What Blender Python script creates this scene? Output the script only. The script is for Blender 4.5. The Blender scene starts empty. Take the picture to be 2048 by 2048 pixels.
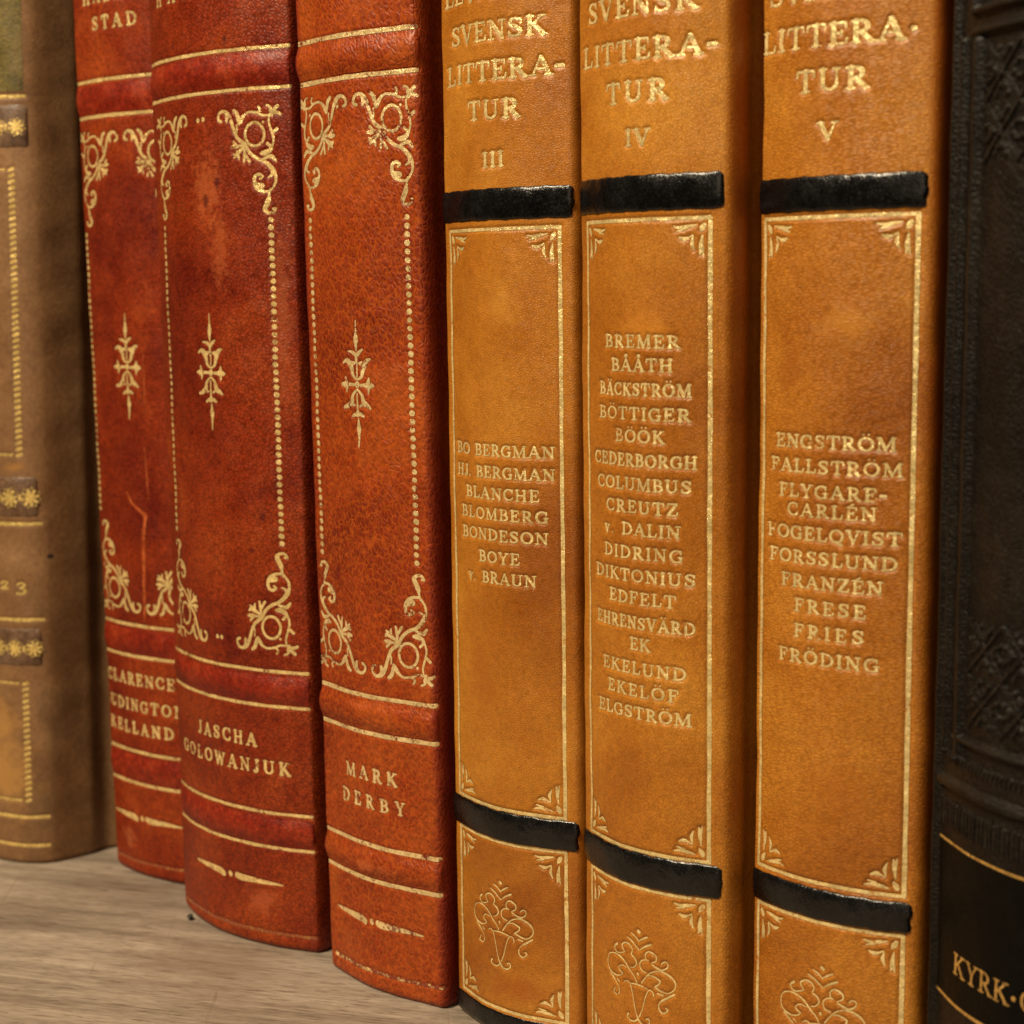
import bpy, math, random
import numpy as np
from mathutils import Matrix, Vector

random.seed(7)
rng = np.random.default_rng(11)
scene = bpy.context.scene
col = scene.collection

# ------------------------------------------------------------------ camera
CAM_H = 0.125
cd = bpy.data.cameras.new("camera")
cam = bpy.data.objects.new("camera", cd)
col.objects.link(cam)
RT = Vector((0.7324877909546204, 0.6804928012017536, -0.01977836229345174))
UP = Vector((-0.07496791709796338, 0.10950374727056111, 0.9911552556182597))
FW = Vector((-0.6766398211075175, 0.7245263810561321, -0.1312252858457203))
M = Matrix.Identity(4)
for i in range(3):
    M[i][0], M[i][1], M[i][2] = RT[i], UP[i], -FW[i]
M[2][3] = CAM_H
cam.matrix_world = M
cd.sensor_width = 36.0
cd.lens = 3564.363 / 2048 * 36.0
cd.clip_start = 0.01
cd.clip_end = 20
cd.dof.use_dof = True
cd.dof.focus_distance = 0.283
cd.dof.aperture_fstop = 30.0
scene.camera = cam

# ------------------------------------------------------------------ light
world = bpy.data.worlds.new("World")
scene.world = world
world.use_nodes = True
bg = world.node_tree.nodes["Background"]
bg.inputs[0].default_value = (1.0, 0.80, 0.58, 1)
bg.inputs[1].default_value = 0.018


def area(name, loc, target, size, power, color, size_y=None):
    l = bpy.data.lights.new(name, 'AREA')
    l.energy = power
    l.color = color
    l.size = size
    if size_y:
        l.shape = 'RECTANGLE'
        l.size_y = size_y
    o = bpy.data.objects.new(name, l)
    col.objects.link(o)
    o.location = loc
    o.rotation_euler = (Vector(target) - Vector(loc)).to_track_quat('-Z', 'Y').to_euler()
    return o


area("ceiling_lamp", (-0.28, -0.42, 0.86), (-0.21, 0.21, 0.08), 0.26, 18.0, (1.0, 0.82, 0.57))
area("fill_light", (0.75, -1.15, 0.6), (-0.2, 0.2, 0.1), 0.9, 3.2, (1.0, 0.80, 0.56))  # added fill from the right front that lifts the book sides, no known lamp
scene.view_settings.view_transform = 'Standard'
scene.view_settings.look = 'None'
scene.view_settings.exposure = 0.0
scene.view_settings.gamma = 1.0
scene.view_settings.use_curve_mapping = False

# ------------------------------------------------------------------ traced tooling (mm on the spine: across, up, radius)
CORNER=[[(2.55,153.48,0.263),(1.94,153.74,0.263),(1.89,154.29,0.263),(2.32,155.01,0.263),(3.25,155.21,0.294),(4.12,154.66,0.473),(4.81,153.74,0.368),(5.2,152.74,0.315),(5.71,151.41,0.315),(6.37,150.28,0.315),(7.71,149.34,0.336),(8.1,148.88,0.315),(8.86,147.65,0.294),(10.29,146.6,0.294),(11.6,146.09,0.294),(12.64,145.29,0.368),(13.41,144.28,0.42),(13.79,143.4,0.263),(13.75,142.33,0.231),(13.17,141.39,0.21),(12.47,140.78,0.21),(11.14,140.84,0.263),(10.1,141.54,0.42),(9.6,142.53,0.336),(9.77,143.5,0.294),(10.59,143.83,0.263),(11.24,143.42,0.231),(10.82,143.07,0.231)],[(4.1,154.23,0.42),(3.92,153.43,0.273)],[(10.24,141.85,0.525),(11.11,141.76,0.483)],[(12.76,141.2,0.189),(12.45,140.13,0.21),(12.28,139.28,0.441),(11.84,138.32,0.441),(11.55,137.58,0.399),(12.2,137.01,0.263),(13.14,137.08,0.231),(13.57,137.71,0.231),(13.1,137.68,0.21)],[(13.41,144.17,0.368),(12.98,143.55,0.231),(12.36,143.26,0.126)],[(11.85,150.74,0.242),(11.78,150.29,0.242),(11.62,149.86,0.242),(11.38,149.49,0.242),(11.06,149.18,0.242),(10.69,148.96,0.242),(10.27,148.83,0.242),(9.84,148.81,0.242),(9.42,148.89,0.242),(9.01,149.06,0.242),(8.65,149.33,0.242),(8.36,149.68,0.242),(8.14,150.08,0.242),(8.01,150.53,0.242),(7.98,150.99,0.242),(8.05,151.45,0.242),(8.21,151.87,0.242),(8.46,152.25,0.242),(8.78,152.55,0.242),(9.16,152.77,0.242),(9.57,152.9,0.242),(10.0,152.92,0.242),(10.43,152.84,0.242),(10.83,152.66,0.242),(11.18,152.39,0.242),(11.48,152.05,0.242),(11.69,151.64,0.242),(11.82,151.2,0.242),(11.85,150.74,0.242)],[(7.9,149.0,0.189),(6.59,148.97,0.231),(5.75,148.92,0.399),(4.89,148.92,0.21)],[(6.04,149.12,0.263),(5.36,149.81,0.231)],[(7.68,148.69,0.158),(6.55,148.0,0.378),(5.69,147.62,0.399),(5.14,147.98,0.158)],[(5.97,147.49,0.347),(5.38,146.99,0.158)],[(6.38,147.25,0.294),(6.49,146.6,0.126)],[(7.74,148.47,0.168),(7.7,147.39,0.294),(7.51,146.16,0.21)],[(7.9,147.38,0.231),(8.73,146.15,0.252)],[(13.27,154.85,0.368),(13.16,155.5,0.21),(12.5,155.76,0.189)],[(13.68,154.82,0.315),(14.52,155.5,0.315)],[(13.8,154.5,0.368),(14.62,154.33,0.273),(15.02,154.09,0.252)],[(13.39,154.31,0.368),(13.45,154.1,0.315)],[(13.25,154.11,0.189),(11.64,154.07,0.189),(10.6,154.57,0.231),(8.88,154.8,0.189),(7.91,154.38,0.263),(7.2,153.57,0.42),(6.76,152.96,0.336)],[(5.59,155.2,0.294),(6.27,154.61,0.378),(6.51,153.73,0.347),(6.76,152.96,0.263)],[(6.19,152.67,0.158),(6.21,151.59,0.168),(5.84,151.08,0.21)],[(10.87,154.71,0.21),(11.15,155.11,0.21),(10.9,155.61,0.21)],[(12.97,153.81,0.158),(12.86,152.86,0.189),(13.16,151.78,0.21),(13.52,150.69,0.231),(13.62,149.61,0.189),(13.3,148.57,0.21),(12.74,147.85,0.399),(11.79,147.48,0.441),(11.13,147.52,0.263)],[(13.53,150.9,0.263),(14.37,151.59,0.263)],[(13.04,148.58,0.263),(12.39,149.16,0.252)],[(11.62,146.52,0.231),(12.43,146.8,0.263),(13.24,146.81,0.347),(13.89,146.07,0.21)],[(11.73,152.89,0.231),(11.75,152.85,0.231)]]
FLEURON=[[(0.01,10.78,0.102),(0.04,8.9,0.204),(0.01,7.69,0.475),(-0.06,6.96,0.339),(0.01,5.74,0.113)],[(-0.08,4.03,0.249),(-0.08,4.76,0.283)],[(-0.16,5.01,0.317),(-1.06,5.48,0.249),(-2.12,5.62,0.09)],[(0.2,5.01,0.317),(0.76,5.51,0.283),(1.39,5.88,0.17)],[(0.06,4.04,0.136),(0.07,3.06,0.136),(0.02,1.35,0.147)],[(0.08,0.86,0.158),(-0.9,1.45,0.271),(-1.31,2.79,0.43),(-1.93,3.75,0.475),(-2.71,4.04,0.317),(-3.55,3.62,0.158)],[(-1.17,3.52,0.43),(-0.41,3.66,0.17)],[(0.08,0.86,0.158),(1.09,1.37,0.271),(1.49,2.6,0.43),(1.97,3.58,0.475),(2.58,4.14,0.317),(3.16,4.27,0.158)],[(1.19,3.51,0.43),(0.58,3.62,0.17)],[(-0.0,-0.0,0.52),(0.02,-0.01,0.52)],[(-0.79,-0.02,0.226),(-1.94,0.01,0.283)],[(-3.15,-0.03,0.486),(-4.09,-0.0,0.226)],[(-2.82,0.29,0.339),(-3.04,1.15,0.181)],[(-2.66,-0.44,0.339),(-2.77,-1.25,0.136)],[(0.93,-0.09,0.226),(1.88,-0.07,0.283)],[(1.88,-0.07,0.283),(2.8,-0.11,0.509),(3.78,-0.15,0.17)],[(2.66,0.31,0.396),(2.74,1.1,0.158)],[(2.7,-0.54,0.283),(2.66,-1.39,0.136)],[(-0.0,-0.85,0.158),(-1.17,-1.75,0.271),(-1.52,-2.99,0.452),(-2.54,-3.64,0.373),(-3.48,-3.87,0.249)],[(-1.17,-3.47,0.249),(-0.7,-3.51,0.136)],[(-0.0,-0.85,0.158),(1.03,-1.68,0.271),(1.48,-3.01,0.452),(2.23,-3.48,0.373),(2.96,-4.0,0.158)],[(0.85,-3.52,0.249),(0.52,-3.65,0.158)],[(-0.1,-1.59,0.147),(-0.1,-2.69,0.158),(-0.09,-4.29,0.226),(-0.09,-5.03,0.43)],[(-0.68,-5.05,0.317),(-1.46,-5.39,0.204)],[(0.6,-5.0,0.317),(1.29,-5.34,0.204)],[(-0.02,-5.76,0.113),(-0.0,-6.87,0.339),(0.02,-7.48,0.475),(0.01,-8.47,0.283),(-0.1,-10.57,0.136)]]
TAPER=[[(-11.34,12.71,0.215),(-7.36,12.79,0.478),(-3.37,12.69,0.657),(-2.29,12.37,0.597)],[(-0.49,12.83,0.478),(-0.37,12.64,0.478)],[(1.19,12.78,0.597),(2.41,12.61,0.657),(6.03,12.64,0.478),(9.56,12.58,0.263),(11.19,12.52,0.143)]]
AMBER_CORNER=[[(-5.17,-1.13,0.108),(-4.31,-1.31,0.195),(-3.13,-1.19,0.26),(-1.92,-0.95,0.065)],[(-4.79,-1.83,0.087),(-3.71,-1.53,0.195)],[(-1.33,-1.89,0.13),(-1.06,-1.4,0.369),(-0.84,-1.0,0.282)],[(-4.41,-2.67,0.108),(-3.69,-2.93,0.282),(-3.1,-2.78,0.163),(-2.47,-2.43,0.098),(-2.4,-2.74,0.108),(-2.56,-3.53,0.26),(-2.38,-4.14,0.152),(-2.2,-4.56,0.065)],[(-1.1,-2.43,0.087),(-1.25,-3.59,0.26),(-1.29,-4.36,0.282),(-1.44,-5.15,0.087)],[(-1.12,-4.34,0.217),(-0.93,-5.33,0.065)]]
URN=[[(-0.13,0.07,0.268),(0.14,-0.07,0.268)],[(-1.57,-0.56,0.074),(-0.67,-0.92,0.134),(0.08,-1.53,0.074)],[(0.13,-1.39,0.074),(0.82,-0.92,0.149),(1.63,-0.47,0.119)],[(-2.39,-1.43,0.074),(-1.23,-1.92,0.149),(0.13,-2.87,0.089)],[(0.29,-2.75,0.074),(1.22,-2.05,0.149),(2.32,-1.49,0.186)],[(-4.78,-3.23,0.186),(-5.39,-3.86,0.134),(-4.92,-4.48,0.104),(-4.26,-4.48,0.104),(-3.37,-4.16,0.089),(-3.0,-3.96,0.074),(-3.43,-3.49,0.104),(-3.61,-2.95,0.134),(-2.75,-2.43,0.134),(-1.81,-2.59,0.149),(-1.3,-3.21,0.089),(-1.58,-3.98,0.104),(-1.02,-4.24,0.134),(-0.63,-4.65,0.149),(-0.47,-5.2,0.119),(-1.03,-5.87,0.089),(-1.71,-6.06,0.089)],[(1.82,-4.1,0.097),(0.91,-4.2,0.104),(0.28,-4.74,0.104),(0.23,-5.44,0.089),(0.59,-5.94,0.119),(1.41,-6.11,0.119)],[(1.82,-4.1,0.089),(1.37,-3.87,0.104),(1.32,-3.21,0.104),(1.92,-2.64,0.104),(2.61,-2.73,0.149),(3.28,-3.17,0.134),(3.23,-3.86,0.104),(2.51,-4.28,0.089),(2.51,-4.53,0.104),(3.37,-4.92,0.164),(4.29,-5.06,0.149),(5.1,-4.55,0.104),(5.24,-3.94,0.089),(4.75,-3.66,0.089),(4.2,-4.07,0.104)],[(-0.48,-8.11,0.104),(-1.03,-7.32,0.119),(-1.94,-6.56,0.149),(-3.01,-5.51,0.149),(-4.27,-4.96,0.149),(-5.6,-4.92,0.104),(-6.75,-5.44,0.089),(-7.2,-6.47,0.089),(-7.06,-7.55,0.104),(-6.34,-8.16,0.164),(-5.08,-8.33,0.134),(-4.03,-8.02,0.089),(-3.52,-7.56,0.104),(-4.28,-7.2,0.134),(-4.41,-6.81,0.089),(-3.64,-6.26,0.089),(-2.65,-6.43,0.074)],[(0.48,-8.01,0.104),(1.41,-6.75,0.104),(2.41,-5.82,0.104),(3.65,-5.37,0.104),(4.74,-5.43,0.164),(5.81,-5.93,0.164),(6.41,-6.65,0.119),(6.41,-7.49,0.104),(5.8,-8.2,0.089),(5.1,-8.52,0.089),(4.1,-8.39,0.149),(2.98,-7.97,0.119),(3.74,-7.38,0.119),(3.92,-6.83,0.134),(3.27,-6.51,0.149),(2.5,-6.35,0.104),(1.61,-6.53,0.074)],[(-0.26,-6.68,0.179),(-0.18,-6.87,0.164)],[(-3.15,-8.82,0.074),(-2.54,-8.46,0.089),(-1.84,-8.84,0.089),(-1.39,-10.17,0.089),(-0.83,-12.32,0.089),(-0.4,-13.48,0.134),(0.25,-14.24,0.186)],[(2.79,-9.46,0.119),(2.59,-8.83,0.089),(1.91,-8.75,0.089),(1.3,-9.84,0.089),(0.68,-12.06,0.089),(0.04,-13.44,0.104)],[(-1.72,-8.64,0.089),(-0.16,-8.44,0.134),(1.61,-8.65,0.089)],[(-6.63,-8.35,0.074),(-5.77,-8.92,0.164),(-4.96,-9.5,0.089),(-4.3,-10.41,0.089),(-4.7,-11.41,0.089),(-5.79,-11.27,0.104),(-5.37,-10.43,0.074)],[(-4.82,-8.85,0.104),(-4.29,-9.11,0.104)],[(6.32,-8.44,0.134),(5.1,-9.28,0.179),(4.19,-9.9,0.149),(3.73,-10.68,0.089),(3.92,-11.49,0.134),(4.65,-11.75,0.104),(5.28,-11.1,0.104),(4.92,-10.84,0.089)],[(3.45,-8.88,0.104),(4.47,-8.99,0.134)],[(-2.22,-13.61,0.186),(-2.46,-14.12,0.104),(-1.75,-14.5,0.119),(-0.84,-14.39,0.119),(-0.18,-13.76,0.104)],[(-0.18,-13.93,0.134),(0.46,-14.43,0.149),(1.39,-14.43,0.134),(2.04,-13.91,0.104),(1.9,-13.35,0.119),(1.39,-13.49,0.104)]]
TEXTS=[
('A1', 'names', 'name', 'BO BERGMAN', -10.76, 10.6, 96.64, 96.62),
('A1', 'names', 'name', 'HJ. BERGMAN', -10.32, 10.7, 92.95, 93.26),
('A1', 'names', 'name', 'BLANCHE', -7.65, 7.99, 89.67, 89.78),
('A1', 'names', 'name', 'BLOMBERG', -9.14, 9.43, 86.38, 86.44),
('A1', 'names', 'name', 'BONDESON', -8.98, 9.39, 82.98, 83.08),
('A1', 'names', 'name', 'BOYE', -4.26, 4.44, 79.29, 79.63),
('A1', 'names', 'name', 'v. BRAUN', -7.41, 7.33, 76.06, 76.16),
('A2', 'names', 'name', 'BREMER', -6.5, 7.44, 114.33, 114.28),
('A2', 'names', 'name', 'BÅÅTH', -5.06, 6.32, 110.85, 110.99),
('A2', 'names', 'name', 'BÄCKSTRÖM', -8.25, 9.08, 107.4, 107.32),
('A2', 'names', 'name', 'BÖTTIGER', -8.29, 9.02, 103.77, 103.94),
('A2', 'names', 'name', 'BÖÖK', -4.27, 5.01, 100.52, 100.68),
('A2', 'names', 'name', 'CEDERBORGH', -9.66, 9.96, 96.98, 97.09),
('A2', 'names', 'name', 'COLUMBUS', -8.8, 9.15, 93.36, 93.73),
('A2', 'names', 'name', 'CREUTZ', -6.38, 7.07, 90.03, 90.29),
('A2', 'names', 'name', 'v. DALIN', -6.99, 7.45, 86.75, 86.94),
('A2', 'names', 'name', 'DIDRING', -7.02, 7.89, 83.23, 83.51),
('A2', 'names', 'name', 'DIKTONIUS', -9.37, 9.75, 79.73, 80.18),
('A2', 'names', 'name', 'EDFELT', -5.85, 6.81, 76.48, 76.78),
('A2', 'names', 'name', 'EHRENSVÄRD', -9.1, 9.68, 72.53, 73.31),
('A2', 'names', 'name', 'EK', -1.21, 2.55, 69.55, 69.9),
('A2', 'names', 'name', 'EKELUND', -7.62, 8.37, 65.6, 66.55),
('A2', 'names', 'name', 'EKELÖF', -6.34, 7.17, 62.16, 63.28),
('A2', 'names', 'name', 'ELGSTRÖM', -8.94, 9.16, 59.12, 59.51),
('A3', 'names', 'name', 'ENGSTRÖM', -8.86, 9.54, 100.49, 100.66),
('A3', 'names', 'name', 'FALLSTRÖM', -9.94, 10.44, 97.05, 97.22),
('A3', 'names', 'name', 'FLYGARE-', -8.18, 8.52, 93.56, 93.8),
('A3', 'names', 'name', 'CARLÉN', -6.52, 7.16, 90.86, 91.15),
('A3', 'names', 'name', 'FOGELQVIST', -10.6, 10.92, 87.7, 87.81),
('A3', 'names', 'name', 'FORSSLUND', -9.97, 10.0, 84.32, 84.38),
('A3', 'names', 'name', 'FRANZÉN', -7.53, 8.22, 80.84, 81.06),
('A3', 'names', 'name', 'FRESE', -5.11, 5.96, 77.37, 77.62),
('A3', 'names', 'name', 'FRIES', -5.04, 5.77, 73.59, 74.26),
('A3', 'names', 'name', 'FRÖDING', -7.82, 7.92, 69.87, 70.6),
('A1', 'title', 'title', 'LEVANDE', -12.03, 11.99, 167.15, 167.35),
('A1', 'title', 'title', 'SVENSK', -10.01, 9.88, 161.12, 160.93),
('A1', 'title', 'title', 'LITTERA-', -11.5, 12.75, 154.86, 155.18),
('A1', 'title', 'title', 'TUR', -5.25, 5.47, 149.14, 149.12),
('A1', 'numeral', 'num', 'III', -1.82, 2.43, 141.77, 141.85),
('A2', 'title', 'title', 'SVENSK', -10.88, 9.99, 161.2, 160.96),
('A2', 'title', 'title', 'LITTERA-', -12.47, 12.67, 154.89, 154.88),
('A2', 'title', 'title', 'TUR', -5.96, 5.58, 149.32, 148.96),
('A2', 'numeral', 'num', 'IV', -1.7, 2.62, 143.03, 142.99),
('A3', 'title', 'title', 'SVENSK', -11.24, 8.69, 160.79, 160.85),
('A3', 'title', 'title', 'LITTERA·', -12.67, 11.56, 154.52, 154.66),
('A3', 'title', 'title', 'TUR', -5.85, 4.98, 148.79, 148.57),
('A3', 'numeral', 'num', 'V', -2.08, 0.75, 142.35, 142.17),
('R1', 'title', 'red', 'STAD', -5.92, 7.0, 175.62, 175.4),
('R1', 'title', 'red', 'HALM', -9.17, 4.37, 181.11, 180.4),
('R2', 'title', 'red', 'HAMMAR', -14.87, 15.72, 176.02, 175.44),
('R1', 'author', 'red', 'CLARENCE', -13.61, 8.72, 41.54, 41.51),
('R1', 'author', 'red', 'BUDINGTON', -15.5, 10.8, 36.1, 35.68),
('R1', 'author', 'red', 'KELLAND', -13.18, 7.81, 30.9, 31.11),
('R2', 'author', 'red', 'JASCHA', -8.78, 8.35, 38.81, 38.76),
('R2', 'author', 'red', 'GOLOWANJUK', -16.26, 15.48, 33.5, 34.04),
('R3', 'author', 'red', 'MARK', -6.49, 6.52, 38.23, 38.33),
('R3', 'author', 'red', 'DERBY', -7.95, 8.09, 33.2, 33.44),
('D', 'title', 'dark', 'KYRK·O', -11.01, 3.95, 33.1, 32.6)]

# ------------------------------------------------------------------ node helpers
class NT:
    def __init__(self, name):
        self.m = bpy.data.materials.new(name)
        self.m.use_nodes = True
        self.t = self.m.node_tree
        self.bsdf = self.t.nodes["Principled BSDF"]
        self.tc = self.t.nodes.new('ShaderNodeTexCoord')

    def n(self, kind, **kw):
        nd = self.t.nodes.new(kind)
        for k, v in kw.items():
            setattr(nd, k, v)
        return nd

    def l(self, a, b):
        self.t.links.new(a, b)

    def val(self, sock, v):
        if hasattr(v, 'is_linked') or isinstance(v, bpy.types.NodeSocket):
            self.l(v, sock)
        else:
            sock.default_value = v

    def coords(self, scale=(1, 1, 1), off=(0, 0, 0), rot=(0, 0, 0)):
        src = self.tc.outputs['Object']
        if any(rot):
            mr = self.n('ShaderNodeMapping')
            mr.inputs['Rotation'].default_value = rot
            self.l(src, mr.inputs['Vector'])
            src = mr.outputs[0]
        mp = self.n('ShaderNodeMapping')
        mp.inputs['Scale'].default_value = scale
        mp.inputs['Location'].default_value = off
        self.l(src, mp.inputs['Vector'])
        return mp.outputs[0]

    def noise(self, vec, scale, detail=4, rough=0.55, dist=0.0):
        nd = self.n('ShaderNodeTexNoise')
        nd.inputs['Scale'].default_value = scale
        nd.inputs['Detail'].default_value = detail
        nd.inputs['Roughness'].default_value = rough
        nd.inputs['Distortion'].default_value = dist
        self.l(vec, nd.inputs['Vector'])
        return nd.outputs['Fac']

    def voro(self, vec, scale, feature='DISTANCE_TO_EDGE'):
        nd = self.n('ShaderNodeTexVoronoi', feature=feature)
        nd.inputs['Scale'].default_value = scale
        self.l(vec, nd.inputs['Vector'])
        return nd.outputs['Distance']

    def mr(self, v, a, b, c=0.0, d=1.0, smooth=True):
        nd = self.n('ShaderNodeMapRange')
        if smooth:
            nd.interpolation_type = 'SMOOTHSTEP'
        self.l(v, nd.inputs[0])
        for i, x in enumerate((a, b, c, d)):
            nd.inputs[i + 1].default_value = x
        return nd.outputs[0]

    def math(self, op, a, b=0.0, c=0.0):
        nd = self.n('ShaderNodeMath', operation=op)
        self.val(nd.inputs[0], a)
        self.val(nd.inputs[1], b)
        self.val(nd.inputs[2], c)
        return nd.outputs[0]

    def mix(self, f, a, b, mode='MIX'):
        nd = self.n('ShaderNodeMix', data_type='RGBA', blend_type=mode)
        self.val(nd.inputs[0], f)
        for s, v in ((nd.inputs[6], a), (nd.inputs[7], b)):
            if isinstance(v, bpy.types.NodeSocket):
                self.l(v, s)
            else:
                s.default_value = (v[0], v[1], v[2], 1)
        return nd.outputs[2]

    def bump(self, h, dist, strength=1.0, normal=None):
        nd = self.n('ShaderNodeBump')
        nd.inputs['Distance'].default_value = dist
        nd.inputs['Strength'].default_value = strength
        self.l(h, nd.inputs['Height'])
        if normal is not None:
            self.l(normal, nd.inputs['Normal'])
        return nd.outputs[0]

    def xyz(self):
        s = self.n('ShaderNodeSeparateXYZ')
        self.l(self.tc.outputs['Object'], s.inputs[0])
        return s.outputs

    def spot(self, vec_mm, size_mm, scale=700, soft=0.5, seed=0.0):
        """worn or stained patch: an ellipsoid at a place on the spine broken up by noise"""
        mp = self.n('ShaderNodeMapping')
        sx, sy, sz = [1000.0 / s for s in size_mm]
        mp.inputs['Scale'].default_value = (sx, sy, sz)
        mp.inputs['Location'].default_value = (-vec_mm[0] / 1000 * sx, -vec_mm[1] / 1000 * sy, -vec_mm[2] / 1000 * sz)
        self.l(self.tc.outputs['Object'], mp.inputs['Vector'])
        ln = self.n('ShaderNodeVectorMath', operation='LENGTH')
        self.l(mp.outputs[0], ln.inputs[0])
        nz = self.noise(self.coords(off=(seed, seed * 2, 0)), scale, 5, 0.65)
        d = self.math('ADD', ln.outputs['Value'], self.math('MULTIPLY_ADD', nz, 2.4, -1.2))
        return self.mr(d, 1.0, 1.0 - soft)


def leather(name, dark, mid, light, seed, grain=1500, aniso=(1, 1, 1), rot=(0, 0, 0), rough=0.42,
            bump=0.00005, crease=0.25, crease_light=False, side=None, side_x=None, spots=(), blotch=60, spec=0.5, fine=1.0, patchy=.38):
    t = NT(name)
    off = (seed * 3.1, seed * 1.7, seed * 2.3)
    base = t.coords(off=off)
    n1 = t.noise(base, blotch, 5, 0.6, 0.4)
    n2 = t.noise(base, blotch * 4.2, 5, 0.62, 0.3)
    n3 = t.noise(base, 1050, 5, 0.68)
    f = t.math('ADD', t.math('MULTIPLY', n1, 1 - patchy), t.math('MULTIPLY', n2, patchy))
    r = t.n('ShaderNodeValToRGB')
    e = r.color_ramp.elements
    e[0].position, e[0].color = 0.33, (*dark, 1)
    e[1].position, e[1].color = 0.67, (*light, 1)
    m = e.new(0.5)
    m.color = (*mid, 1)
    t.l(f, r.inputs[0])
    c = r.outputs[0]
    # grain of the hide
    gv = t.n('ShaderNodeVectorMath', operation='ADD')
    warp = t.n('ShaderNodeTexNoise')
    warp.inputs['Scale'].default_value = 420
    warp.inputs['Detail'].default_value = 3
    t.l(base, warp.inputs['Vector'])
    wsc = t.n('ShaderNodeVectorMath', operation='SCALE')
    wsc.inputs['Scale'].default_value = 0.0011
    t.l(warp.outputs['Color'], wsc.inputs[0])
    t.l(t.coords(scale=aniso, off=off, rot=rot), gv.inputs[0])
    t.l(wsc.outputs[0], gv.inputs[1])
    g1 = t.voro(gv.outputs[0], grain)
    g2 = t.noise(gv.outputs[0], grain * 1.1, 4, 0.7, 0.6)
    g = t.math('ADD', t.math('MULTIPLY', t.mr(g1, 0.0, 0.32), 0.55), t.math('MULTIPLY', g2, 0.6))
    creasef = t.math('MULTIPLY', t.mr(g, 0.55, 0.22), crease)
    c = t.mix(creasef, c, light if crease_light else dark, 'MIX' if crease_light else 'MULTIPLY')
    fm = t.mr(n3, 0.3, 0.7, 1.0 - 0.34 * fine, 1.0 + 0.34 * fine)
    cc = t.n('ShaderNodeVectorMath', operation='SCALE')
    t.l(c, cc.inputs[0])
    t.l(fm, cc.inputs['Scale'])
    c = cc.outputs[0]
    x, y, z = t.xyz()
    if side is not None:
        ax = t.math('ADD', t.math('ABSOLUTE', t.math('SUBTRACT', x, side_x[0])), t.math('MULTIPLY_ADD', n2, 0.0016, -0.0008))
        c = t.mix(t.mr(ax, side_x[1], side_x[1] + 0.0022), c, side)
    for (pos, size, colr, amt, sc, soft) in spots:
        s = t.spot(pos, size, sc, soft, seed)
        c = t.mix(t.math('MULTIPLY', s, amt), c, colr)
    t.l(c, t.bsdf.inputs['Base Color'])
    rr = t.mr(t.math('ADD', t.math('MULTIPLY', n2, 0.6), t.math('MULTIPLY', g, 0.4)), 0.25, 0.75, rough - 0.07, rough + 0.13)
    t.l(rr, t.bsdf.inputs['Roughness'])
    t.bsdf.inputs['Specular IOR Level'].default_value = spec
    nb = t.bump(g, bump * 2.2, 0.9)
    nb = t.bump(n3, bump * 0.8, 0.6, nb)
    nb = t.bump(n2, 0.00035, 0.5, nb)
    t.l(nb, t.bsdf.inputs['Normal'])
    return t.m


def gold(name, under, seed, wear=0.25, tone=(1.0, 0.74, 0.33), rough=0.20, metallic=0.4):
    t = NT(name)
    base = t.coords(off=(seed, seed * 2, seed * 3))
    n1 = t.noise(base, 260, 4, 0.6)
    n2 = t.noise(base, 1500, 5, 0.7)
    w = t.math('ADD', t.math('MULTIPLY', n1, 0.5), t.math('MULTIPLY', n2, 0.5))
    worn = t.mr(w, 0.40 + 0.20 * wear, 0.40 + 0.20 * wear - 0.09)
    toned = t.mix(t.mr(n2, 0.35, 0.7), (tone[0] * 0.82, tone[1] * 0.75, tone[2] * 0.62), tone)
    gv = t.n('ShaderNodeVectorMath', operation='SCALE')
    t.l(toned, gv.inputs[0])
    t.l(t.mr(t.noise(base, 420, 4, 0.7), 0.32, 0.68, 0.80, 1.15), gv.inputs['Scale'])
    c = t.mix(worn, gv.outputs[0], under)
    t.l(c, t.bsdf.inputs['Base Color'])
    t.l(t.math('MULTIPLY', t.math('SUBTRACT', 1.0, worn), metallic), t.bsdf.inputs['Metallic'])
    t.l(t.mr(n2, 0.3, 0.7, rough - 0.08, rough + 0.16), t.bsdf.inputs['Roughness'])
    t.bsdf.inputs['Specular IOR Level'].default_value = 1.0
    t.l(t.bump(n2, 0.00016, 1.0, t.bump(n1, 0.0006, 0.9)), t.bsdf.inputs['Normal'])
    return t.m


def paper(name):
    t = NT(name)
    n = t.noise(t.coords(scale=(1, 0.02, 0.02)), 4000, 2)
    t.l(t.mix(n, (0.42, 0.34, 0.22), (0.62, 0.53, 0.38)), t.bsdf.inputs['Base Color'])
    t.bsdf.inputs['Roughness'].default_value = 0.9
    return t.m


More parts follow.
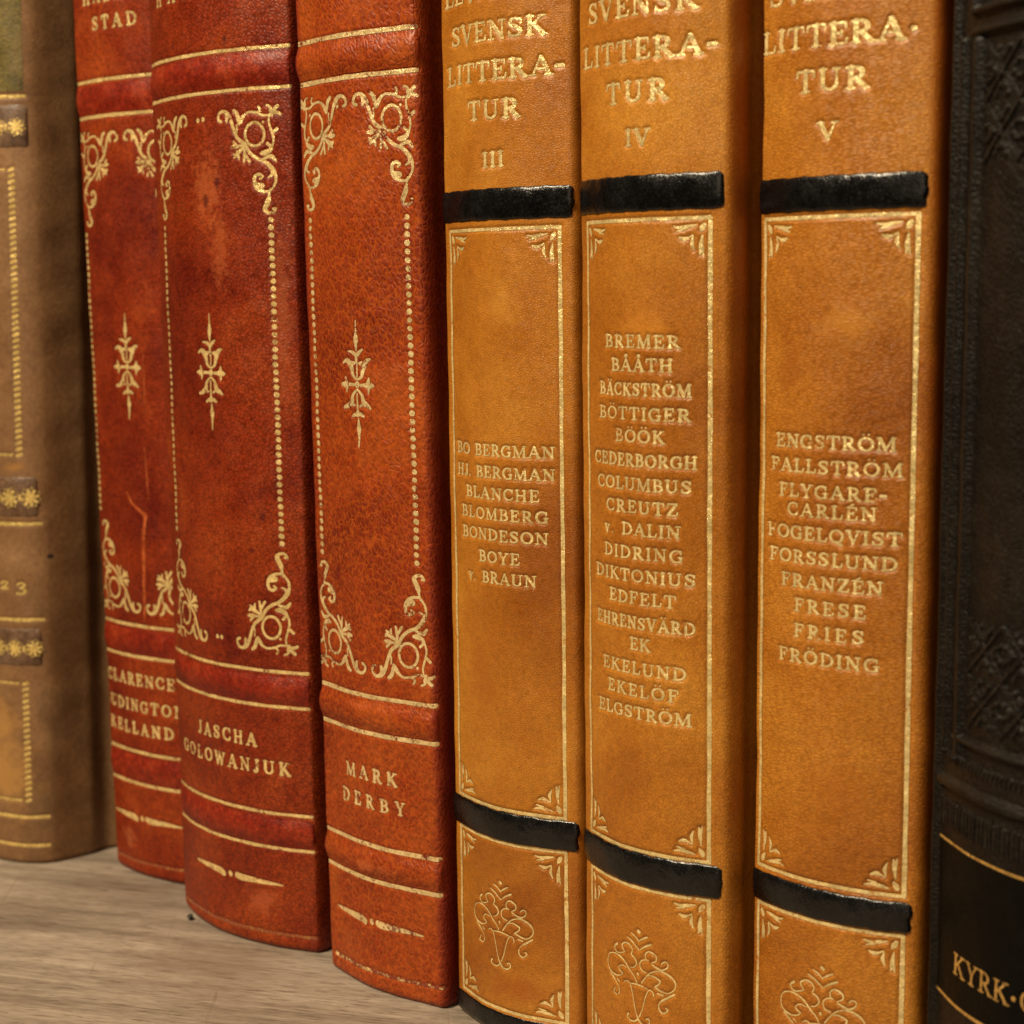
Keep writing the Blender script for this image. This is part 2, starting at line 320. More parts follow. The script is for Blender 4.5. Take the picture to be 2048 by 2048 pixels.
def wood(name):
    t = NT(name)
    a = math.radians(-26.9)
    n1 = t.noise(t.coords(scale=(16, 210, 60), rot=(0, 0, a)), 1.0, 6, 0.65, 0.7)
    n2 = t.noise(t.coords(scale=(190, 1700, 300), rot=(0, 0, a)), 1.0, 4, 0.65, 0.3)
    n3 = t.noise(t.coords(scale=(7, 46, 20), rot=(0, 0, a), off=(3, 1, 0)), 1.0, 4, 0.55, 1.2)
    n4 = t.noise(t.coords(off=(5, 2, 0)), 22, 4, 0.6)
    f = t.math('ADD', t.math('ADD', t.math('MULTIPLY', n1, 0.36), t.math('MULTIPLY', n2, 0.30)),
               t.math('ADD', t.math('MULTIPLY', n3, 0.22), t.math('MULTIPLY', n4, 0.16)))
    r = t.n('ShaderNodeValToRGB')
    e = r.color_ramp.elements
    e[0].position, e[0].color = 0.36, (0.090, 0.070, 0.053, 1)
    e[1].position, e[1].color = 0.66, (0.45, 0.375, 0.300, 1)
    m = e.new(0.5)
    m.color = (0.238, 0.192, 0.148, 1)
    t.l(f, r.inputs[0])
    c = r.outputs[0]
    # open pores along the grain, saw marks and knocks across it
    p = t.noise(t.coords(scale=(150, 2300, 400), rot=(0, 0, a), off=(1, 7, 2)), 1.0, 3, 0.7)
    c = t.mix(t.mr(p, 0.46, 0.34, 0, 0.9), c, (0.085, 0.055, 0.034))
    for ang, sc, off in ((1.05, (1000, 14, 60), 4), (1.5, (700, 11, 60), 9), (-0.35, (1200, 12, 60), 15)):
        k = t.noise(t.coords(scale=sc, rot=(0, 0, a + ang), off=(off, off, 0)), 1.0, 2, 0.5, 1.6)
        c = t.mix(t.mr(k, 0.31, 0.24, 0, 0.6), c, (0.13, 0.085, 0.055))
    d = t.noise(t.coords(off=(2, 9, 0)), 14, 3, 0.5)
    c = t.mix(t.mr(d, 0.50, 0.72, 0, 0.55), c, (0.15, 0.10, 0.066))
    t.l(c, t.bsdf.inputs['Base Color'])
    t.l(t.mr(n1, 0.3, 0.7, 0.45, 0.62), t.bsdf.inputs['Roughness'])
    t.bsdf.inputs['Specular IOR Level'].default_value = 0.3
    t.l(t.bump(p, 0.0002, 0.6, t.bump(f, 0.0005, 0.7)), t.bsdf.inputs['Normal'])
    return t.m


# ------------------------------------------------------------------ mesh helpers
def mesh_obj(name, verts, faces, mat, parent=None, smooth=True):
    """faces: (n,3) or (n,4) int array"""
    me = bpy.data.meshes.new(name)
    verts = np.asarray(verts, np.float32)
    faces = np.asarray(faces, np.int32)
    k = faces.shape[1]
    me.vertices.add(len(verts))
    me.vertices.foreach_set('co', verts.ravel())
    me.loops.add(faces.size)
    me.loops.foreach_set('vertex_index', faces.ravel())
    me.polygons.add(len(faces))
    me.polygons.foreach_set('loop_start', np.arange(0, faces.size, k, dtype=np.int32))
    me.polygons.foreach_set('use_smooth', np.full(len(faces), smooth, dtype=bool))
    me.update(calc_edges=True)
    me.validate()
    me.materials.append(mat)
    o = bpy.data.objects.new(name, me)
    col.objects.link(o)
    if parent is not None:
        o.parent = parent
    return o


def grid_faces(nu, nz):
    i = np.arange(nu - 1)[:, None] * nz + np.arange(nz - 1)[None]
    i = i.ravel()
    return np.stack([i, i + nz, i + nz + 1, i + 1], -1)


def box(name, lo, hi, mat, parent=None, bev=0.0):
    x0, y0, z0 = lo
    x1, y1, z1 = hi
    v = [(x0, y0, z0), (x1, y0, z0), (x1, y1, z0), (x0, y1, z0), (x0, y0, z1), (x1, y0, z1), (x1, y1, z1), (x0, y1, z1)]
    f = [(0, 3, 2, 1), (4, 5, 6, 7), (0, 1, 5, 4), (1, 2, 6, 5), (2, 3, 7, 6), (3, 0, 4, 7)]
    o = mesh_obj(name, v, f, mat, parent, smooth=False)
    if bev:
        md = o.modifiers.new('bevel', 'BEVEL')
        md.width = bev
        md.segments = 2
    return o


# ------------------------------------------------------------------ tooling as signed distance
class Tool:
    """a set of round-ended strokes; negative inside"""

    def __init__(self, strokes=()):
        self.s = []
        for st in strokes:
            self.stroke(st)

    def stroke(self, pts):
        if len(pts) == 1:
            pts = [pts[0], pts[0]]
        for a, b in zip(pts[:-1], pts[1:]):
            self.s.append((*a, *b))
        return self

    def add(self, other):
        self.s += other.s
        return self

    def bounds(self, pad):
        a = np.array(self.s)
        r = np.maximum(a[:, 2], a[:, 5])
        return (min((a[:, 0] - r).min(), (a[:, 3] - r).min()) - pad, max((a[:, 0] + r).max(), (a[:, 3] + r).max()) + pad,
                min((a[:, 1] - r).min(), (a[:, 4] - r).min()) - pad, max((a[:, 1] + r).max(), (a[:, 4] + r).max()) + pad)

    def field(self, us, zs, far=0.6, out=None):
        F = np.full((len(us), len(zs)), far) if out is None else out
        for x0, z0, r0, x1, z1, r1 in self.s:
            p = max(r0, r1) + far
            i0, i1 = np.searchsorted(us, min(x0, x1) - p), np.searchsorted(us, max(x0, x1) + p)
            j0, j1 = np.searchsorted(zs, min(z0, z1) - p), np.searchsorted(zs, max(z0, z1) + p)
            if i0 >= i1 or j0 >= j1:
                continue
            U = us[i0:i1, None]
            Z = zs[None, j0:j1]
            dx, dz = x1 - x0, z1 - z0
            L = dx * dx + dz * dz
            tt = np.clip(((U - x0) * dx + (Z - z0) * dz) / L, 0, 1) if L > 1e-9 else np.zeros(1)
            d = np.hypot(U - x0 - tt * dx, Z - z0 - tt * dz) - (r0 + tt * (r1 - r0))
            np.minimum(F[i0:i1, j0:j1], d, out=F[i0:i1, j0:j1])
        return F

    def contour(self, step, rough=0.0):
        u0, u1, z0, z1 = self.bounds(3 * step)
        us = np.arange(u0, u1 + step, step)
        zs = np.arange(z0, z1 + step, step)
        F = self.field(us, zs, 0.5)
        if rough:
            F = F + rough * (np.sin(us[:, None] * 9.1 + zs[None] * 5.3) * np.sin(zs[None] * 11.7 - us[:, None] * 3.1)
                             + 0.7 * np.sin(us[:, None] * 23.0 + 1.0) * np.sin(zs[None] * 19.0))
        F[np.abs(F) < 1e-6] = 1e-6
        nz = len(zs)
        i = (np.arange(len(us) - 1)[:, None] * nz + np.arange(nz - 1)[None]).ravel()
        T = np.concatenate([np.stack([i, i + nz, i + nz + 1], -1), np.stack([i, i + nz + 1, i + 1], -1)])
        f = F.ravel()
        ins = f[T] < 0
        cnt = ins.sum(1)
        N = np.int64(f.size)
        tris = []
        full = T[cnt == 3].astype(np.int64)
        tris.append(np.stack([full * N + full], 0)[0])

        def key(a, b):
            lo, hi = np.minimum(a, b).astype(np.int64), np.maximum(a, b).astype(np.int64)
            return lo * N + hi
        for k in range(3):
            a, b, c = T[:, k], T[:, (k + 1) % 3], T[:, (k + 2) % 3]
            m = (cnt == 1) & ins[:, k]
            A, B, Cc = a[m].astype(np.int64), b[m], c[m]
            tris.append(np.stack([A * N + A, key(A, B), key(A, Cc)], -1))
            m = (cnt == 2) & ~ins[:, k]
            A, B, Cc = a[m], b[m].astype(np.int64), c[m].astype(np.int64)
            ab, ac = key(A, B), key(A, Cc)
            tris.append(np.stack([ab, B * N + B, Cc * N + Cc], -1))
            tris.append(np.stack([ab, Cc * N + Cc, ac], -1))
        K = np.concatenate(tris)
        uq, inv = np.unique(K, return_inverse=True)
        lo, hi = uq // N, uq % N
        fl, fh = f[lo], f[hi]
        den = np.where(lo == hi, 1.0, fl - fh)
        tt = np.where(lo == hi, 0.0, fl / den)
        U = us[lo // nz] * (1 - tt) + us[hi // nz] * tt
        Z = zs[lo % nz] * (1 - tt) + zs[hi % nz] * tt
        return U, Z, inv.reshape(-1, 3)


def shifted(strokes, sx=1.0, dx=0.0, sz=1.0, dz=0.0, k=1.0):
    return [smooth([(x * sx + dx, z * sz + dz, r * k) for x, z, r in st]) for st in strokes]


def smooth(pts, n=4):
    """Catmull-Rom through the traced points; sharp turns stay sharp"""
    if len(pts) < 3:
        return pts
    p = np.array(pts)
    tan = np.zeros_like(p)
    tan[1:-1] = (p[2:] - p[:-2]) / 2
    for i in range(1, len(p) - 1):
        a, b = p[i, :2] - p[i - 1, :2], p[i + 1, :2] - p[i, :2]
        la, lb = np.hypot(*a) + 1e-9, np.hypot(*b) + 1e-9
        c = (a @ b) / la / lb
        if c < -0.2:
            tan[i] = 0
        else:
            tan[i] *= min(1.0, 2 * min(la, lb) / (la + lb))
    tan[0], tan[-1] = p[1] - p[0] - tan[1] / 2, p[-1] - p[-2] - tan[-2] / 2
    out = [tuple(p[0])]
    for i in range(len(p) - 1):
        for k in range(1, n + 1):
            t = k / n
            h = ((2 * t ** 3 - 3 * t ** 2 + 1) * p[i] + (t ** 3 - 2 * t ** 2 + t) * tan[i] + (3 * t ** 2 - 2 * t ** 3) * p[i + 1] + (t ** 3 - t ** 2) * tan[i + 1])
            out.append((h[0], h[1], max(.04, h[2])))
    return out


def line(pts, r, wob=0.03, step=2.0):
    """ruled gold line with the slight unevenness of a hand tool"""
    out = []
    for (x0, z0), (x1, z1) in zip(pts[:-1], pts[1:]):
        n = max(2, int(math.hypot(x1 - x0, z1 - z0) / step) + 1)
        for i in range(n):
            t = i / (n - 1)
            w = 0 if i in (0, n - 1) else wob
            out.append((x0 + (x1 - x0) * t + random.uniform(-w, w), z0 + (z1 - z0) * t + random.uniform(-w, w), r * random.uniform(0.86, 1.1)))
    return [out]


# ------------------------------------------------------------------ serif capitals drawn as strokes (cap height 1)
def _arc(cx, cy, rx, ry, a0, a1, n=12, w=1.0):
    o = []
    for i in range(n + 1):
        a = math.radians(a0 + (a1 - a0) * i / n)
        k = abs(math.cos(a)) ** 1.3
        o.append((cx + rx * math.cos(a), cy + ry * math.sin(a), -k * w))
    return o


def _glyphs():
    T, t = 'T', 't'
    S = lambda x, y, h=0.12: ('s', x, y, h)
    G = {}
    G['A'] = (.84, [(t, (.12, 0), (.41, 1)), (T, (.43, .97), (.71, 0)), (t, (.21, .34), (.60, .34)), S(.12, 0, .12), S(.71, 0, .14)])
    G['B'] = (.70, [(T, (.18, 0), (.18, 1)), ('c', _arc(.32, .755, .23, .245, 90, -90)), ('c', _arc(.34, .26, .28, .26, 90, -90)), (t, (.18, 1), (.32, 1)), (t, (.18, .515), (.34, .515)), (t, (.18, 0), (.34, 0)), S(.12, 1, .08), S(.12, 0, .08)])
    G['C'] = (.76, [('c', _arc(.43, .5, .35, .5, 48, 312, 18)), (t, (.68, .97), (.68, .70)), (t, (.66, .12), (.70, .26))])
    G['D'] = (.82, [(T, (.18, 0), (.18, 1)), ('c', _arc(.32, .5, .42, .5, 90, -90, 16)), (t, (.18, 1), (.32, 1)), (t, (.18, 0), (.32, 0)), S(.12, 1, .08), S(.12, 0, .08)])
    G['E'] = (.68, [(T, (.18, 0), (.18, 1)), (t, (.12, 1), (.58, 1)), (t, (.58, 1), (.60, .78)), (t, (.18, .52), (.44, .52)), (t, (.45, .63), (.45, .41)), (t, (.12, 0), (.60, 0)), (t, (.60, 0), (.64, .24)), S(.12, 1, .08), S(.12, 0, .08)])
    G['F'] = (.64, [(T, (.18, 0), (.18, 1)), (t, (.12, 1), (.58, 1)), (t, (.58, 1), (.60, .76)), (t, (.18, .52), (.44, .52)), (t, (.45, .63), (.45, .41)), S(.18, 0, .14), S(.12, 1, .08)])
    G['G'] = (.82, [('c', _arc(.43, .5, .35, .5, 48, 318, 18)), (t, (.68, .97), (.68, .70)), (T, (.67, .08), (.67, .40)), S(.66, .42, .13)])
    G['H'] = (.84, [(T, (.17, 0), (.17, 1)), (T, (.66, 0), (.66, 1)), (t, (.17, .52), (.66, .52)), S(.17, 0), S(.17, 1), S(.66, 0), S(.66, 1)])
    G['I'] = (.36, [(T, (.18, 0), (.18, 1)), S(.18, 0, .13), S(.18, 1, .13)])
    G['J'] = (.46, [(T, (.30, 1), (.30, .22)), ('c', _arc(.16, .2, .14, .24, 0, -120, 6)), (T, (.09, .05), (.08, .07)), S(.30, 1, .13)])
    G['K'] = (.80, [(T, (.17, 0), (.17, 1)), (t, (.20, .42), (.61, 1)), (T, (.33, .56), (.66, 0)), S(.17, 0), S(.17, 1), S(.62, 1, .12), S(.68, 0, .12)])
    G['L'] = (.66, [(T, (.18, 0), (.18, 1)), (t, (.12, 0), (.58, 0)), (t, (.58, 0), (.62, .27)), S(.18, 1, .14), S(.12, 0, .08)])
    G['M'] = (1.0, [(t, (.14, 0), (.17, 1)), (T, (.19, .97), (.48, .05)), (t, (.49, .05), (.79, 1)), (T, (.82, 1), (.85, 0)), S(.14, 0, .11), S(.85, 0, .13), S(.12, 1, .08), S(.87, 1, .08)])
    G['N'] = (.84, [(t, (.16, 0), (.16, 1)), (T, (.17, .97), (.68, .04)), (t, (.69, 0), (.69, 1)), S(.12, 1, .09), S(.16, 0, .12), S(.69, 1, .12)])
    O = [('c', _arc(.43, .5, .35, .5, 0, 360, 26))]
    G['O'] = (.86, O)
    G['Q'] = (.88, O + [(T, (.42, .04), (.74, -.2))])
    G['P'] = (.68, [(T, (.18, 0), (.18, 1)), ('c', _arc(.32, .73, .25, .27, 90, -90)), (t, (.18, 1), (.32, 1)), (t, (.18, .46), (.32, .46)), S(.18, 0, .14), S(.12, 1, .08)])
    G['R'] = (.78, [(T, (.18, 0), (.18, 1)), ('c', _arc(.32, .74, .24, .26, 90, -90)), (t, (.18, 1), (.32, 1)), (t, (.18, .48), (.34, .48)), (T, (.36, .46), (.66, 0)), S(.18, 0, .13), S(.12, 1, .08), S(.69, 0, .09)])
    G['S'] = (.66, [('w', [(.55, .78, 0), (.50, .94, .1), (.33, 1.0, .1), (.16, .92, .5), (.12, .76, .9), (.20, .62, 1), (.36, .51, 1), (.50, .39, 1), (.55, .24, .9), (.48, .07, .5), (.31, 0, .1), (.15, .06, .1), (.09, .22, 0)]), (t, (.56, .97), (.56, .74)), (t, (.08, .28), (.08, .03))])
    G['T'] = (.76, [(T, (.38, 0), (.38, 1)), (t, (.06, 1), (.70, 1)), (t, (.06, 1), (.04, .75)), (t, (.70, 1), (.72, .75)), S(.38, 0, .15)])
    G['U'] = (.84, [(T, (.17, 1), (.17, .3)), ('c', _arc(.42, .3, .25, .3, 180, 360, 12, .7)), (t, (.67, .3), (.67, 1)), S(.17, 1, .13), S(.67, 1, .12)])
    G['V'] = (.78, [(T, (.12, 1), (.39, .02)), (t, (.41, .02), (.66, 1)), S(.12, 1, .14), S(.66, 1, .12)])
    G['W'] = (1.08, [(T, (.12, 1), (.34, .02)), (t, (.36, .02), (.54, .96)), (T, (.54, .96), (.74, .02)), (t, (.76, .02), (.97, 1)), S(.12, 1, .13), S(.97, 1, .11)])
    G['Y'] = (.76, [(T, (.12, 1), (.37, .48)), (t, (.64, 1), (.40, .48)), (T, (.38, .48), (.38, 0)), S(.12, 1, .12), S(.64, 1, .11), S(.38, 0, .14)])
    G['Z'] = (.68, [(t, (.09, 1), (.58, 1)), (t, (.09, 1), (.07, .76)), (T, (.57, .97), (.10, .03)), (t, (.09, 0), (.60, 0)), (t, (.60, 0), (.63, .26))])
    ring = ('w', [(.43 + .085 * math.cos(a * .6283), 1.19 + .085 * math.sin(a * .6283), 0) for a in range(11)])
    G['Å'] = (.84, G['A'][1] + [ring])
    dots = lambda x: [('d', x - .14, 1.17, .075), ('d', x + .14, 1.17, .075)]
    G['Ä'] = (.84, G['A'][1] + dots(.42))
    G['Ö'] = (.86, G['O'][1] + dots(.43))
    G['É'] = (.68, G['E'][1] + [(t, (.28, 1.13), (.44, 1.27))])
    G['v'] = (.56, [(T, (.12, .62), (.27, .02)), (t, (.28, .02), (.43, .62)), S(.12, .62, .10), S(.43, .62, .09)])
    G['.'] = (.28, [('d', .12, .07, .085)])
    G['-'] = (.40, [('w', [(.06, .44, .8), (.30, .44, .8)])])
    G['·'] = (.40, [('d', .16, .42, .12)])
    G[' '] = (.42, [])
    G['2'] = (.56, [('w', [(.10, .48, 1), (.14, .60, .5), (.28, .66, .2), (.42, .58, .8), (.43, .44, 1), (.30, .24, .6), (.10, .03, .1)]), (T, (.10, .03), (.46, .03))])
    G['3'] = (.56, [('w', [(.10, .88, .8), (.20, .98, .2), (.36, .96, .6), (.43, .80, 1), (.34, .62, .5), (.22, .56, .1), (.38, .50, .6), (.47, .30, 1), (.40, .10, .6), (.22, 0, .3), (.08, .10, .9)])])
    return G


GLYPHS = _glyphs()
STYLE = {  # thick, thin, serif half widths; width factor
    'name': (.114, .064, .056, 1.06), 'title': (.114, .056, .050, 1.10), 'num': (.13, .065, .05, 1.2),
    'red': (.118, .068, .058, .88), 'dark': (.062, .042, .036, .9), 'tan': (.10, .07, .05, .9)}


def lettering(txt, xl, xr, z, cap, style, bold=1.0):
    th, tn, se, cond = STYLE[style]
    th, tn, se = th * bold, tn * bold, se * bold
    adv = [GLYPHS[c][0] for c in txt]
    trim = 0.10
    n = max(1, len(txt) - 1)
    W = (xr - xl) / cap
    tot = sum(adv) * cond - trim * cond
    track = {'name': .13, 'title': .10, 'num': .0, 'red': .09, 'dark': .05, 'tan': .1}[style]
    if len(txt) == 1:
        cond = W / (adv[0] - .1)
        sp = 0.0
    else:
        cond = min(max((W - n * track) / sum(a - trim / len(adv) for a in adv), .5), cond * 1.3)
        sp = (W - (sum(adv) - trim) * cond) / n
    tl = Tool()
    px = -0.05 * cond
    for c, a in zip(txt, adv):
        jz = random.uniform(-.02, .02)
        jw = random.uniform(.92, 1.12)

        def P(x, y, r):
            return (xl + (px + x * cond) * cap, z + (y + jz) * cap, r * cap * jw)
        for st in GLYPHS[c][1]:
            k = st[0]
            if k == 's':
                tl.stroke([P(st[1] - st[3], st[2] * (1 - 2 * se) + se, se), P(st[1] + st[3], st[2] * (1 - 2 * se) + se, se)])
            elif k == 'd':
                tl.stroke([P(st[1], st[2], st[3])])
            elif k == 'c':
                tl.stroke([P(x, y * (1 - 2 * tn) + tn, tn + (th - tn) * -w) for x, y, w in st[1]])
            elif k == 'w':
                tl.stroke([P(x, y * (1 - 2 * tn) + tn if y < 1.05 else y, tn + (th - tn) * w) for x, y, w in st[1]])
            else:
                r = th if k == 'T' else tn
                tl.stroke([P(st[1][0], st[1][1] * (1 - 2 * tn) + tn, r), P(st[2][0], st[2][1] * (1 - 2 * tn) + tn, r)])
        px += a * cond + sp
    return tl


# ------------------------------------------------------------------ a bound book
class Book:
    def __init__(self, name, loc, label, group, half, lean, H, depth, leather_mat, prof=None, poly=None, ws=0, zdense=182, rnd=1.5, du=0.13):
        """half: (left, right) half thickness; prof: (k2, k4, tilt) of the rounded back; poly: (x, y) table instead"""
        self.root = bpy.data.objects.new(name, None)
        col.objects.link(self.root)
        self.root.location = loc
        self.root.empty_display_size = 0.02
        self.root['label'] = label
        self.root['category'] = 'book'
        if group:
            self.root['group'] = group
        self.lean, self.H, self.mat, self.zd, self.rnd = lean, H, leather_mat, zdense, rnd
        self.half = half
        self.tools = []      # pressed into the leather
        self.raised = []     # (Tool, height, soft)
        sides = []
        for sg, w in ((-1, half[0]), (1, half[1])):
            if poly is None:
                k2, k4, tl = prof
                f = lambda x: (k2 * (x / 1e3) ** 2 + k4 * 1e4 * (x / 1e3) ** 4 + tl * x / 1e3) * 1e3
                xs = np.linspace(0, ws, 60)
                ys = f(sg * xs)
                m = (ys[-1] - ys[-2]) / (xs[-1] - xs[-2])
                we = w - 0.9
                p0 = np.array([ws, ys[-1]])
                p1 = np.array([we - .1, ys[-1] + max(m, .05) * (we - .1 - ws)])
                p2 = np.array([we, p1[1] + 1.9])
                tt = np.linspace(0, 1, 16)[1:, None]
                bz = (1 - tt) ** 2 * p0 + 2 * tt * (1 - tt) * p1 + tt ** 2 * p2
                X = np.concatenate([xs, bz[:, 0]])
                Y = np.concatenate([ys, bz[:, 1]])
            else:
                X, Y = np.array(poly[0], float), np.array(poly[1], float)
                for _ in range(3):
                    qx = np.stack([.75 * X[:-1] + .25 * X[1:], .25 * X[:-1] + .75 * X[1:]], -1).ravel()
                    qy = np.stack([.75 * Y[:-1] + .25 * Y[1:], .25 * Y[:-1] + .75 * Y[1:]], -1).ravel()
                    X, Y = np.concatenate([X[:1], qx, X[-1:]]), np.concatenate([Y[:1], qy, Y[-1:]])
                we = X[-1]
            yb = Y[-1]
            hinge = np.array([(we + .05, yb + 1.2), (we - .45, yb + 2.8), (we - .7, yb + 4.2), (we - .25, yb + 5.6), (w - .1, yb + 6.8), (w, yb + 8), (w, yb + 10)])
            hx, hy = np.concatenate([[X[-1]], hinge[:, 0]]), np.concatenate([[yb], hinge[:, 1]])
            for _ in range(3):
                qx = np.stack([.75 * hx[:-1] + .25 * hx[1:], .25 * hx[:-1] + .75 * hx[1:]], -1).ravel()
                qy = np.stack([.75 * hy[:-1] + .25 * hy[1:], .25 * hy[:-1] + .75 * hy[1:]], -1).ravel()
                hx, hy = np.concatenate([hx[:1], qx, hx[-1:]]), np.concatenate([hy[:1], qy, hy[-1:]])
            X, Y = np.concatenate([X, hx[1:]]), np.concatenate([Y, hy[1:]])
            U = np.concatenate([[0], np.cumsum(np.hypot(np.diff(X), np.diff(Y)))])
            if poly is None:   # on the rounded back u is plain x
                U = U - U[59] + ws
                U[:60] = xs
            sides.append((sg * U, sg * X, Y, yb))
        l, r = sides
        self.U = np.concatenate([l[0][:0:-1], r[0]])
        self.X = np.concatenate([l[1][:0:-1], r[1]])
        self.Y = np.concatenate([l[2][:0:-1], r[2]])
        self.yb = (l[3], r[3])
        dX, dY = np.gradient(self.X), np.gradient(self.Y)
        L = np.hypot(dX, dY) + 1e-9
        self.NX, self.NY = dY / L, -dX / L      # outward
        self.ws = ws if poly is None else poly[0][-2]
        self.depth = depth
        self.seed = random.uniform(0, 50)
        self.du = du

    def pos(self, u, z, h):
        s = self.seed
        h = h + 0.05 * np.sin(u * .31 + s) * np.sin(z * .13 + 2 * s) + 0.035 * np.sin(u * .7 + z * .27 + s) + 0.03 * np.sin(z * .61 - u * .2)
        b = np.clip((self.rnd - z) / self.rnd, 0, 1)
        h = h - (1 - np.sqrt(np.maximum(0, 1 - b * b))) * self.rnd * 0.8
        x = np.interp(u, self.U, self.X) + np.interp(u, self.U, self.NX) * h
        y = np.interp(u, self.U, self.Y) + np.interp(u, self.U, self.NY) * h
        x = x + self.lean[0] * (z - self.lean[2])
        y = y + self.lean[1] * (z - self.lean[2])
        return np.stack([x, y, z + 0 * x], -1) * 1e-3

    def build_body(self, paper_mat):
        depth_u = self.du
        us = self.U
        e = self.ws + 3
        du = 0.22
        mid = np.arange(-e, e + du, du)
        us = np.unique(np.concatenate([np.arange(self.U[0], -e, .6), mid, np.arange(e + du * 1.5, self.U[-1], .4), [self.U[-1]]]))
        zs = np.unique(np.concatenate([np.array([0, .1, .25, .4]), np.arange(.6, self.zd, .22), np.arange(self.zd + .5, self.H, 2.0), [self.H]]))
        F = np.full((len(us), len(zs)), 0.6)
        for t in self.tools:
            t.field(us, zs, 0.6, F)
        q = np.clip(F / 0.36, 0, 1)
        q = q * q * (3 - 2 * q)
        h = -depth_u * (1 - q)
        for t, hh, soft in self.raised:
            f = np.clip(-t.field(us, zs, 0.6) / soft, -0.3, 1)
            f = np.clip(f + .3, 0, 1.3) / 1.3
            h = h + hh * f * f * (3 - 2 * f)
        P = self.pos(us[:, None] + 0 * zs[None], zs[None] + 0 * us[:, None], h)
        mesh_obj('spine', P.reshape(-1, 3), grid_faces(len(us), len(zs)), self.mat, self.root)
        # boards and pages
        hl, hr = self.half
        lx, ly, lz = self.lean
        H, D = self.H, self.depth
        for sg, w, yb in ((-1, hl, self.yb[0]), (1, hr, self.yb[1])):
            x0, x1 = sorted((sg * (w - 2.6), sg * (w - .03)))
            o = box('board', (x0 / 1e3, (yb + 9.2) / 1e3, 0.0001), (x1 / 1e3, (yb + 9.2 + D) / 1e3, H / 1e3), self.mat, self.root, 0.0006)
            self.shear(o)
        yb = max(self.yb)
        o = box('page_block', (-(hl - 2.7) / 1e3, (yb + 4) / 1e3, .003), ((hr - 2.7) / 1e3, (yb + 9.2 + D - 3) / 1e3, (H - 3) / 1e3), paper_mat, self.root)
        self.shear(o)

    def shear(self, o):
        lx, ly, lz = self.lean
        for v in o.data.vertices:
            v.co.x += lx * (v.co.z - lz / 1e3)
            v.co.y += ly * (v.co.z - lz / 1e3)

    def press(self, name, tool, mat, step=0.085, rough=0.012, parent=None, h=None, pressed=True):
        """gold leaf tooled into the leather"""
        if pressed:
            self.tools.append(tool)
        self._later = getattr(self, '_later', [])
        o = None
        U, Z, T = tool.contour(step, rough)
        hh = 0.075 - self.du if h is None else h
        P = self.pos(U, Z, np.full(len(U), hh))
        return mesh_obj(name, P, T, mat, parent or self.root)

    def band(self, ua, ub, zc, hw, hgt, mat, name='raised_band', power=1.0, rag=0.0, endr=1.5, edge=0.06, base=0.02):
        nu, nz = int((ub - ua) / .25), 46
        a = np.linspace(0, 1, nu)[:, None]
        v = np.linspace(-1, 1, nz)[None]
        k = random.uniform(0, 20)
        ra = rag * (np.sin(v * 3.1 + k) * .55 + np.sin(v * 7.3 + 2 * k) * .4 + np.sin(v * 19 + k) * .12)
        u = ua + (ub + ra - ua) * a + 0 * v
        u = u - ra * .0
        cor = np.clip((np.abs(v) - .72) / .28, 0, 1) ** 2 * 0.7
        u = np.where(a > .9, u - (a - .9) * 10 * cor, u)
        wob = edge * (np.sin(u * 1.3 + k) + .6 * np.sin(u * 3.1 + 2 * k))
        z = zc + v * hw + wob * np.abs(v)
        prof = np.clip(1 - np.abs(v) ** 2.2, 0, 1) ** power
        d = np.minimum(u - ua, ub + ra - u)
        e = np.clip(d / endr, 0, 1)
        h = base + hgt * prof * np.sqrt(np.clip(1 - (1 - e) ** 2, 0, 1))
        h = h + 0.05 * prof * np.sin(u * .9 + k) * np.sin(v * 2 + k)
        P = self.pos(u, z, h)
        return mesh_obj(name, P.reshape(-1, 3), grid_faces(nu, nz), mat, self.root)

    def patch(self, name, u0, u1, z0, z1, mat, h=0.05, du=.4):
        us = np.linspace(u0, u1, int((u1 - u0) / du) + 2)
        zs = np.linspace(z0, z1, int((z1 - z0) / du) + 2)
        P = self.pos(us[:, None] + 0 * zs[None], zs[None] + 0 * us[:, None], np.full((len(us), len(zs)), h))
        return mesh_obj(name, P.reshape(-1, 3), grid_faces(len(us), len(zs)), mat, self.root)


def texts_for(key, grp):
    return [t for t in TEXTS if t[0] == key and t[1] == grp]


def words(key, grp, cap, bold=1.0):
    tl = Tool()
    for _, _, style, txt, xl, xr, za, zb in texts_for(key, grp):
        xl, xr = (max(xl, -10.45), min(xr, 10.55)) if style == 'name' else (xl, xr)
        tl.add(lettering(txt, xl, xr, (za + zb) / 2, cap, style, bold))
    return tl


# ------------------------------------------------------------------ the shelf
WOOD = wood("shelf_wood")
sh = box('shelf', (-0.75, 0.03, -0.022), (0.35, 0.40, 0.0), WOOD, None, 0.0015)
sh['kind'] = 'structure'
PAPER = paper("page_paper")

RED_D, RED_M, RED_L = (0.118, 0.0082, 0.0018), (0.214, 0.0228, 0.0028), (0.300, 0.047, 0.0058)
AMB_D, AMB_M, AMB_L = (0.268, 0.078, 0.0055), (0.392, 0.142, 0.0130), (0.515, 0.222, 0.026)

# ------------------------------------------------------------------ red books
RED_GROUP = "red leather books with gold scroll corners"
ZM = 106.3


